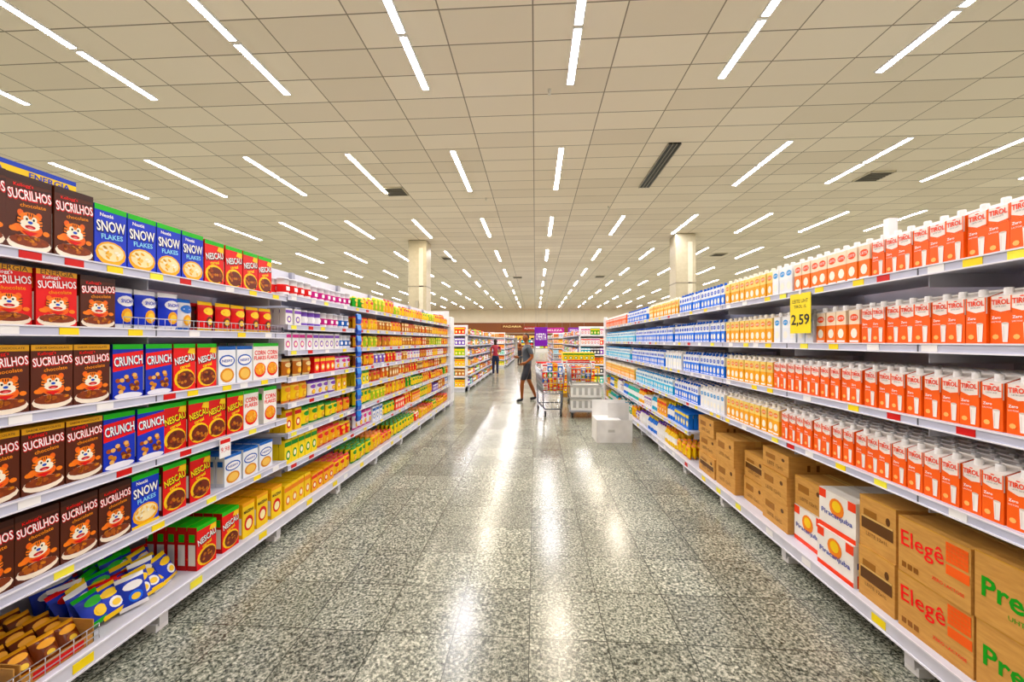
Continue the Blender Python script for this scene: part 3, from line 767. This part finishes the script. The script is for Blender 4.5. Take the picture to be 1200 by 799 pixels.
def case(w, h, d, kind):
    g = G(); base = {'k': 'kraft', 'w': 'f3efe8', 'e': 'kraft', 'p': 'kraft', 'o': 'kraft'}[kind]
    g.box(0, w, 0, d, 0, h, base)
    tp = 'e4bc78' if base == 'kraft' else 'e8e2d4'
    g.box(-.0006, w + .0006, d * .5 - .025, d * .5 + .025, h - .05, h + .0008, tp)
    g.box(.0, w, d * .5 - .001, d * .5 + .001, h, h + .0014, '6b4523')
    g.rect(0, w, h - .003, h, L1, 'c89a48' if base == 'kraft' else 'd8d2c4')
    if kind == 'e':
        g.text('Elegê', w * .36, h * .60, w * .62, L2, 'f03c1c', a=.04, h=h * .36, off=.008); g.text('ZERO LACTOSE', w * .72, h * .22, w * .42, L2, 'f03c1c', off=.01)
        for i in range(7):
            for j in range(5): g.rect(w * (.70 + i * .04), w * (.738 + i * .04), h * (.62 + j * .065), h * (.68 + j * .065), L2, 'f47210')
        g.rect(w * .70, w * .99, h * .42, h * .58, L2, 'f47210')
        for i in range(3): g.rect(.02 + i * .03, .042 + i * .03, h * .1, h * .2, L2, '8a5a2c')
    elif kind == 'p':
        g.text('Premium', w * .46, h * .52, w * .80, L2, '1f9a2c', h=h * .28, off=.02); g.text('UHT INTEGRAL', w * .45, h * .26, w * .4, L2, '1f9a2c')
        g.ell(w * .5, h * .84, w * .08, h * .06, L2, '1f9a2c')
    elif kind == 'w':
        g.text('Piracanjuba', w * .5, h * .42, w * .84, L3, '1c3a9c', h=h * .16, off=.01); g.ell(w * .5, h * .64, w * .2, h * .24, L1, 'f0902a'); g.ell(w * .5, h * .68, w * .12, h * .14, L2, 'f8d060')
        g.rect(0, w, h * .0, h * .12, L1, 'f0581c'); g.rect(0, w * .2, h * .76, h * .98, L1, 'f0581c'); g.rect(w * .8, w, h * .76, h * .98, L1, 'f0581c')
        for x, sg in ((-.0006, -1), (w + .0006, 1)):
            for z0, z1, m in ((0, h * .3, 'f0581c'), (h * .45, h * .6, '1c3a8c')):
                p = [(x, .02, z0), (x, d - .02, z0), (x, d - .02, z1), (x, .02, z1)]; g.add(p if sg > 0 else p[::-1], [(0, 1, 2, 3)], m)
    else:
        g.rect(w * .12, w * .5, h * .5, h * .75, L1, '9a6a38'); g.text('LEITE 12x1L', w * .5, h * .28, w * .6, L2, '6b4523')
        g.ell(w * .8, h * .7, w * .06, h * .08, L1, '5c3a1c', 10)
        if kind == 'o':
            g.rect(w * .06, w * .94, h * .36, h * .62, L1 * 1.5, '5b3a1c'); g.rect(w * .06, w * .94, h * .58, h * .62, L3, 'dcb87c')
    for x, sg in ((-.0006, -1), (w + .0006, 1)):
        for q in (.3, .45):
            p = [(x, d * q, h * .3), (x, d * (q + .05), h * .3), (x, d * (q + .05), h * .6), (x, d * q, h * .6)]
            g.add(p if sg > 0 else p[::-1], [(0, 1, 2, 3)], '7a5228' if base == 'kraft' else 'e0381c')
    return g
a = Acc('cardboard_case_stack')
CX = WR + .02
def stack(p0, p1, items, dx=0.0):
    ya_, yb_ = (p0 if p0 < 10 else ya(p0, CX)), (p1 if p1 < 10 else ya(p1, CX)); w = yb_ - ya_ - .012; z = .17
    for kind, h in items:
        a.put(case(w, h, .42, kind), (CX + dx + rnd.uniform(0, .02), yb_ - .006, z), -math.pi / 2 + rnd.uniform(-.025, .025)); z += h + .002
stack(-.6, -.15, [('k', .26), ('k', .26)]); stack(-.14, .35, [('k', .26), ('e', .26)])
stack(.36, .78, [('p', .26), ('e', .26)]); stack(.79, 1.23, [('p', .26), ('p', .26)])
stack(1.24, 1140, [('p', .27), ('p', .27)]); stack(1140, 1050, [('e', .265), ('e', .265)])
stack(1048, 1003, [('o', .27), ('o', .27)]); stack(1001, 957, [('w', .235), ('w', .235)]); stack(955, 921, [('w', .24), ('k', .20)], .04)
stack(919, 888, [('k', .2), ('k', .2), ('k', .15)], .02); stack(886, 862, [('k', .2), ('o', .22)], .06); stack(860, 838, [('k', .24), ('k', .24)]); stack(837, 818, [('o', .2), ('k', .2), ('k', .18)])
a.done()

# ------------------------------------------------------------ background gondolas
ALLP = Yp + Wp + Bp + Rp + Cp + Gp + [('7a3aa8', 'ffffff'), ('e03a8a', 'fff0f8'), ('2c2c34', 'd8d8e0'), ('f4f4f4', 'c8281e')]
BZ = [1.75, 1.42, 1.1, .78, .48]
def block(side, W, y0, y1):
    gondola(side, W, y0, y1, [(z, y0, y1) for z in BZ], bay=1.3, tags=False, top=2.0)
    for z in BZ + [.17]:
        mixed('grocery_pack_row', side, W + .025, y0 + .03, y1 - .05, z, ALLP, .2, ['bag', 'box', 'bottle', 'can'], 1)
    g = G(); xa, xb = W + .05, W + 1.03
    for z in [.15] + BZ[::-1][:5]:
        g.box(side * xa, side * xb, y0 - .42, y0 - .03, z - .03, z, 'shelf'); g.box(side * xa, side * xb, y0 - .43, y0 - .42, z - .04, z + .01, 'e4e4ea')
    g.box(side * xa, side * xb, y0 - .03, y0 - .005, 0, 2.05, 'f2f2f4'); g.box(side * xa, side * xb, y0 - .4, y0 - .03, 0, .12, 'd8d8dc')
    for q in (xa, xb - .02): g.box(side * q, side * (q + .02), y0 - .40, y0 - .03, 0, 1.9, 'e8e8ec')
    one('endcap_display_shelf', g)
    a = Acc('endcap_grocery_packs')
    for z in [.15] + BZ[::-1]:
        col, ac = rnd.choice(ALLP); k = cached(sbox, col, ac, w=.1, h=.22, d=.06)
        x = xa + .03; c = 0
        while x < xb - .12:
            if c % 3 == 0: col, ac = rnd.choice(ALLP); k = cached(sbox, col, ac, w=.1, h=.22, d=.06)
            px = x if side > 0 else -(x + .1)
            for i in range(3): a.put(k, (px, y0 - .40 + i * .065, z))
            x += .104; c += 1
    a.done()
block(-1, 2.05, 12.2, 20.0); block(-1, 1.7, 23.0, 33.0)
block(1, 1.45, 13.6, 21.0); block(1, 1.05, 24.5, 33.0)

g = G(); g.bbox(-WL - .9, -WL + .02, yL + .04, yL + .42, 0.1, 2.12, 'f1f1f5', .01); g.box(-WL - .88, -WL + .0, yL + .05, yL + .41, 0, .1, 'c8c8d0')
g.box(-WL + .02, -WL + .03, yL + .1, yL + .36, .3, 1.8, 'dfe0e8'); one('endcap_cabinet', g)
g = G(); g.bbox(WR + .0, WR + .08, yR + .04, yR + .12, 0, 2.15, 'f4f4f8', .008); g.bbox(WR + .0, WR + .9, yR + .12, yR + .16, .1, 2.1, 'ececf2', .008)
g.box(WR, WR + .9, yR + .12, yR + .16, 0, .1, 'c8c8d0'); one('endcap_frame', g)

column(-5.12, 17.2)
column(6.15, 16.8)

def sign(x, y, z, w, h, col, txt, tc='ffffff', name='hanging_aisle_sign'):
    g = G(); g.bbox(-w / 2, w / 2, 0, .04, z - h, z, col, .008)
    g.text(txt, 0, z - h / 2, w * .8, -.001, tc, h=h * .35)
    for q in (-w * .4, w * .4): g.tube([(q, .02, z), (q, .02, ZC)], .006, 'b0b0b0:m', 5)
    one(name, g, (x, y, 0))
sign(.35, 23, 2.35, .75, 1.1, '6a2496', 'OFERTA'); sign(1.7, 34, 2.7, 1.6, .45, 'a8307c', 'BELEZA'); sign(3.6, 34, 2.7, 1.5, .45, '7c3098', 'PERFUME')
sign(-2.2, 38, 3.2, 2.2, .5, '6a3a1c', 'PADARIA', 'ffe0a0'); sign(-.4, 44, 3.2, 2.0, .5, '8a3420', 'AÇOUGUE')

g = G()
for i in range(10):
    x = -12.5 + i * 2.5
    g.box(x, x + 2.4, 53.6, 54.85, 0, 2.2, 'e6e2da'); g.box(x + .08, x + 2.32, 53.55, 53.6, .5, 2.0, '3a2c22')
    for z in (.6, 1.0, 1.4, 1.75):
        g.box(x + .1, x + 2.3, 53.3, 53.55, z - .03, z, 'f0f0f0')
        xx = x + .12
        while xx < x + 2.1: g.box(xx, xx + .24, 53.33, 53.5, z, z + .22, rnd.choice(ALLP)[0]); xx += .26
    g.box(x, x + 2.4, 53.2, 53.6, 0, .5, 'd8d4cc'); g.box(x, x + 2.4, 53.3, 53.6, 2.0, 2.25, 'f0c070')
one('refrigerated_cabinet', g)

# ------------------------------------------------------------ shopping carts
def cart_geo(fill=48, seed=3):
    g = G(); wr = 'b4b8c0:m'; ch = '70747c:m'
    zt0, zt1, zb = .92, 1.0, .50
    def P(u, v, t):
        hw = (.20 + .07 * v) + .04 * t; y = .06 - .05 * t + v * (.72 + .08 * t); zb_ = zb - .03 * (1 - v) + .0; zt = zt0 + (zt1 - zt0) * v
        return (u * hw, y, zb_ + (zt - zb_) * t)
    R = .0055
    for t in (0, .25, .5, .75, 1):
        rr = .011 if t in (0, 1) else R
        for a_, b_ in (((-1, 0), (1, 0)), ((1, 0), (1, 1)), ((1, 1), (-1, 1)), ((-1, 1), (-1, 0))):
            g.tube([P(a_[0], a_[1], t), P(b_[0], b_[1], t)], rr, wr, 5)
    for i in range(7):
        u = -1 + i / 3; g.tube([P(u, 0, 0), P(u, 0, 1)], R, wr, 4); g.tube([P(u, 1, 0), P(u, 1, 1)], R, wr, 4); g.tube([P(u, 0, 0), P(u, 1, 0)], R, wr, 4)
    for i in range(13):
        v = i / 12
        for u in (-1, 1): g.tube([P(u, v, 0), P(u, v, 1)], R, wr, 4)
    for u in (-1, 1): g.tube([P(u, 1, 0), P(u, 1, 1), (u * .27, .97, 1.06)], .013, wr, 6)
    g.tube([(-.29, .97, 1.06), (.29, .97, 1.06)], .019, 'd8282a', 8)
    for u in (-1, 1):
        g.tube([(u * .27, .86, .55), (u * .26, .80, .18), (u * .16, .05, .16)], .016, ch, 6)
        g.tube([(u * .19, .1, .17), (u * .2, .12, .47)], .014, ch, 6)
    g.tube([(-.26, .80, .18), (.26, .80, .18)], .014, ch, 6); g.tube([(-.16, .05, .16), (.16, .05, .16)], .014, ch, 6)
    for k in range(5): g.tube([(-.14 + .07 * k, .05, .17), (-.2 + .1 * k, .8, .19)], .005, wr, 4)
    for (x, y) in ((-.16, .06), (.16, .06), (-.26, .78), (.26, .78)):
        g.box(x - .022, x - .017, y - .02, y + .02, .06, .17, '90949c'); g.box(x + .017, x + .022, y - .02, y + .02, .06, .17, '90949c')
        g.tube([(x - .014, y, .06), (x + .014, y, .06)], .06, '2a2a2c', 14, False); g.tube([(x - .016, y, .06), (x + .016, y, .06)], .02, 'a8a8a8', 8, False)
    r = random.Random(seed)
    for i in range(fill):
        c, ac = r.choice([('f4c81c', 'c8281e'), ('f4f4f4', 'c8281e'), ('3c9a3c', 'ffffff'), ('e0281e', 'ffd21c'), ('2c66b8', 'f4f4f4'), ('f0781c', 'ffffff')])
        b = cached(sbox, c, ac, w=.1, h=.17, d=.07) if r.random() < .5 else cached(bag, c, ac, w=.12, h=.17, d=.07)
        lay = i // 12
        M = Matrix.Translation((-.21 + .105 * (i % 4), .12 + .2 * ((i // 4) % 3) + r.uniform(-.02, .02), .52 + lay * .13)) @ Matrix.Rotation(r.uniform(-.15, .15), 4, 'Z')
        vv = [tuple(M @ Vector(q)) for q in b.v]; o = len(g.v); g.v.extend(vv)
        for f, mm, ss in zip(b.f, b.m, b.s): g.f.append(tuple(q + o for q in f)); g.m.append(mm); g.s.append(ss)
    g.fz = None
    return g
one('shopping_cart', cart_geo(), (.37, 8.0, 0), .06)
one('shopping_cart', cart_geo(36, 8), (1.05, 9.0, 0), -.04)

g = G()
g.box(-.33, .33, 0, .7, .13, .16, '9a9ca2')
for (x, y) in ((-.27, .07), (.27, .07), (-.27, .63), (.27, .63)):
    g.tube([(x - .015, y, .055), (x + .015, y, .055)], .055, '2a2a2c', 14, False); g.box(x - .03, x + .03, y - .03, y + .03, .1, .13, '808288')
def crate(z, h, col, ins):
    g.box(-.3, .3, .03, .05, z, z + h, col); g.box(-.3, .3, .62, .64, z, z + h, col); g.box(-.3, -.28, .05, .62, z, z + h, col); g.box(.28, .3, .05, .62, z, z + h, col); g.box(-.28, .28, .05, .62, z, z + .02, col)
    g.box(-.32, .32, .01, .05, z + h - .03, z + h, ins); g.box(-.32, .32, .62, .66, z + h - .03, z + h, ins); g.box(-.32, -.28, .05, .62, z + h - .03, z + h, ins); g.box(.28, .32, .05, .62, z + h - .03, z + h, ins)
    for k in range(5): g.box(-.26 + k * .115, -.20 + k * .115, .022, .03, z + .05, z + h - .06, ins)
crate(.16, .25, 'f0f0ec', 'b0b0ac'); crate(.42, .25, 'f6f6f2', 'bcbcb8')
g.box(-.27, .27, .06, .6, .44, .62, 'e8e4d8')
g.tube([(-.3, .69, .15), (-.3, .72, .95), (.3, .72, .95), (.3, .69, .15)], .014, 'a0a4ac:m', 8)
one('stock_trolley', g, (1.02, 7.9, 0), -.05)
g = G(); t = .006
g.box(-.27, .27, -.2, .2, 0, t, 'f2f2f0')
for (x0, x1, y0, y1, hh) in ((-.27, .27, -.2, -.2 + t, .34), (-.27, .27, .2 - t, .2, .60), (-.27, -.27 + t, -.2, .2, .34), (.27 - t, .27, -.2, .2, .42)):
    g.box(x0, x1, y0, y1, t, hh, 'f4f4f2')
g.box(-.27, .1, -.2, .2, .34, .346, 'f6f6f4'); g.box(-.06, .27, -.02, -.012, .2, .58, 'e8e8e6')
g.add([(.276, -.2, .42), (.276, .2, .42), (.37, .2, .35), (.37, -.2, .35)], [(0, 1, 2, 3)], 'f0f0ee')
g.box(-.1, .0, -.2012, -.2, .16, .2, 'd0d0cc')
one('open_display_carton', g, (1.2, 6.25, 0), .05)

a = Acc('promotional_pallet_display')
g = G()
for k in range(3): g.box(-.45, .45, -.3 + k * .27, -.2 + k * .27, 0, .09, 'b08850')
for k in range(6): g.box(-.45 + k * .155, -.33 + k * .155, -.32, .36, .09, .12, 'c09860')
a.put(g, (1.2, 11.2, 0))
for lv in range(5):
    for i in range(6):
        for j in range(3):
            c, ac = (('ffd21c', 'c8281e'), ('ffce10', 'e8501c'), ('d8281e', 'ffd21c'), ('f4f4f4', 'c8281e'), ('ffd21c', '2f8f3a'))[lv]
            a.put(cached(sbox, c, ac, w=.14, h=.22, d=.2), (1.2 - .43 + i * .145, 11.2 - .3 + j * .21, .12 + lv * .222))
a.done()

# ------------------------------------------------------------ people
def figure(name, loc, heading, J, E, shirt, bottom, skin, hair, shoe, zshirt, zbot, hair_long=False, hands=(), scale=1.0, headturn=0.0):
    names = list(J.keys()); idx = {n: i for i, n in enumerate(names)}
    me = bpy.data.meshes.new('sk'); me.from_pydata([J[n][0] for n in names], [(idx[a_], idx[b_]) for a_, b_ in E], [])
    ob = bpy.data.objects.new('sk', me); COL.objects.link(ob)
    md = ob.modifiers.new('s', 'SKIN'); md.use_smooth_shade = True; md.branch_smoothing = .4
    for i, n in enumerate(names):
        sv = me.skin_vertices[0].data[i]; r = J[n][1]; sv.radius = r if isinstance(r, tuple) else (r, r); sv.use_root = (n == 'pelvis')
    sd = ob.modifiers.new('d', 'SUBSURF'); sd.levels = 3; sd.render_levels = 3
    dg = bpy.context.evaluated_depsgraph_get(); dg.update()
    m2 = bpy.data.meshes.new_from_object(ob.evaluated_get(dg))
    bpy.data.objects.remove(ob)
    g = G(); fs = []; ms = []; inf = {}
    for p in m2.polygons:
        c = p.center; arm = (abs(c.y) > .185 and c.z > .8) or (c.x > .175 and c.z > .9)
        if c.z < .085: m = shoe
        elif c.z < zbot: m = skin
        elif c.z < zshirt and not arm: m = bottom
        elif c.z < 1.455 and (not arm or c.z > 1.22): m = shirt
        else: m = skin
        fs.append(tuple(p.vertices)); ms.append(m)
        for q in p.vertices: inf.setdefault(q, set()).add(m)
    vs = []
    for v in m2.vertices:
        k = .0
        if inf.get(v.index) and skin not in inf[v.index]: k = .007 if bottom in inf[v.index] or shirt in inf[v.index] else .003
        co = v.co + v.normal * k; co.z = max(co.z, 0.0); vs.append(tuple(co))
    g.add(vs, fs, ms, True)
    for hn, d, side in hands:
        w0 = Vector(J[hn][0]); d = Vector(d).normalized(); u = d.cross(Vector((0, side, 0)))
        if u.length < .1: u = Vector((1, 0, 0))
        u.normalize(); nrm = Vector((0, -side, 0))
        g.tube([w0 - d * .02, w0 + d * .02, w0 + d * .06, w0 + d * .09], [.024, .034, .038, .03], skin, 10)
        for k, (o, L) in enumerate(((-.026, .066), (-.009, .075), (.009, .07), (.026, .055))):
            b = w0 + d * .08 + u * o
            g.tube([b, b + d * L * .45 + nrm * .006, b + d * L * .8 + nrm * .02, b + d * L + nrm * .034], [.0095, .009, .008, .006], skin, 6)
        b = w0 + d * .03 - u * .028
        g.tube([b, b - u * .025 + d * .02, b - u * .032 + d * .05 + nrm * .01], [.011, .010, .007], skin, 6)
    hc = Vector(J['head'][0]) + Vector((.02, 0, .07)); hg = G()
    def hf(v):
        v = v.copy()
        if v.z < 0: v.y *= 1 - .24 * abs(v.z); v.x *= 1 - .12 * abs(v.z)
        if v.x > 0: v.x *= .95
        return v
    hg.ball((0, 0, 0), (.098, .078, .116), skin, 18, 12, hf)
    hg.ball((.092, 0, -.018), (.018, .013, .022), skin, 8, 6)
    for s_ in (-1, 1):
        hg.ball((.083, s_ * .029, .008), (.009, .011, .0055), 'e8e2d8', 8, 6); hg.ball((.090, s_ * .029, .008), (.004, .005, .005), '1c120c', 6, 5)
        hg.ball((.088, s_ * .031, .024), (.007, .016, .003), hair, 8, 5); hg.ball((0, s_ * .079, -.005), (.016, .009, .026), skin, 8, 6)
    hg.ball((.080, 0, -.058), (.010, .022, .006), '9a5244', 8, 5)
    def hh(v):
        v = v.copy()
        if v.x > .2 and v.z < .62: v *= .80
        elif v.z < -.35 and not hair_long: v *= .8
        return v
    hg.ball((-.010, 0, .016), (.100, .085, .114), hair, 24, 16, hh)
    if hair_long: hg.ball((-.055, 0, -.1), (.05, .07, .14), hair, 12, 8)
    ct, st_ = math.cos(headturn), math.sin(headturn)
    hg.v = [(hc.x + x * ct - y * st_, hc.y + x * st_ + y * ct, hc.z + z) for x, y, z in hg.v]
    a = Acc(name)
    a.put(g, loc, heading, (scale,) * 3); a.put(hg, loc, heading, (scale,) * 3)
    return a.done()

J = dict(pelvis=((0, 0, .95), (.15, .115)), spine=((0, 0, 1.10), (.14, .105)), chest=((.01, 0, 1.28), (.165, .12)), upper=((.0, 0, 1.39), (.13, .085)), neck=((.008, 0, 1.475), .056), head=((.025, 0, 1.555), .056),
         shL=((0, .165, 1.395), .062), elL=((-.06, .235, 1.13), .046), wrL=((.12, .22, 1.0), .028),
         shR=((0, -.165, 1.395), .062), elR=((-.03, -.25, 1.14), .046), wrR=((.19, -.17, 1.12), .028),
         hipL=((.03, .085, .88), .10), thL=((.10, .095, .66), .088), knL=((.17, .095, .50), .058), caL=((.18, .095, .34), .056), anL=((.18, .095, .10), .038), hlL=((.17, .095, .045), .04), toL=((.33, .11, .032), .033),
         hipR=((-.02, -.085, .88), .10), thR=((-.06, -.095, .66), .088), knR=((-.08, -.095, .50), .058), caR=((-.16, -.095, .34), .056), anR=((-.25, -.095, .12), .038), hlR=((-.26, -.095, .05), .04), toR=((-.11, -.11, .032), .033))
E = [('pelvis', 'spine'), ('spine', 'chest'), ('chest', 'upper'), ('upper', 'neck'), ('neck', 'head'), ('upper', 'shL'), ('shL', 'elL'), ('elL', 'wrL'), ('upper', 'shR'), ('shR', 'elR'), ('elR', 'wrR'),
     ('pelvis', 'hipL'), ('hipL', 'thL'), ('thL', 'knL'), ('knL', 'caL'), ('caL', 'anL'), ('anL', 'hlL'), ('hlL', 'toL'), ('pelvis', 'hipR'), ('hipR', 'thR'), ('thR', 'knR'), ('knR', 'caR'), ('caR', 'anR'), ('anR', 'hlR'), ('hlR', 'toR')]
figure('walking_man', (-.2, 10.2, 0), math.radians(200), J, E, '4a4f56', '2a2c34', '8a5638', '1c1410', '1c1c20', .97, .55, hands=(('wrL', (.9, -.1, -.3), 1), ('wrR', (.95, .2, .1), -1)), headturn=.5)
J2 = dict(J); J2.update(knL=((.06, .095, .50), .062), caL=((.05, .095, .34), .06), anL=((.02, .095, .10), .042), hlL=((.0, .095, .045), .04), toL=((.16, .11, .032), .033), thL=((.03, .095, .66), .085),
          knR=((.0, -.095, .50), .062), caR=((-.04, -.095, .34), .06), anR=((-.07, -.095, .10), .042), hlR=((-.08, -.095, .045), .04), toR=((.07, -.11, .032), .033), thR=((0, -.095, .66), .085), elL=((-.03, .22, 1.12), .042), wrL=((.05, .22, .88), .028))
figure('standing_shopper', (-1.78, 17.6, 0), math.radians(95), J2, E, 'a84450', '26304e', 'b07a58', '2a1c14', 'd8d8d8', .95, .10, hair_long=True, hands=(('wrL', (.2, 0, -.95), 1), ('wrR', (.95, .2, .1), -1)), scale=.94)
figure('standing_shopper', (-1.0, 25.5, 0), math.radians(-20), J2, E, '7a4a34', '2c2c30', 'b07a58', '2a1c14', '202020', .95, .10, hands=(('wrL', (.2, 0, -.95), 1), ('wrR', (.95, .2, .1), -1)))

# ------------------------------------------------------------ camera, world
cd = bpy.data.cameras.new('camera'); cam = bpy.data.objects.new('camera', cd); COL.objects.link(cam)
cd.sensor_width = 36.0; cd.lens = F / 1200.0 * 36.0; cd.clip_start = .02; cd.clip_end = 200
cam.location = (0, 0, H); cam.rotation_euler = (math.pi / 2, 0, TH)
sc.camera = cam
w = bpy.data.worlds.new('world'); sc.world = w; w.use_nodes = True
w.node_tree.nodes['Background'].inputs[0].default_value = (1, .98, .95, 1); w.node_tree.nodes['Background'].inputs[1].default_value = .3
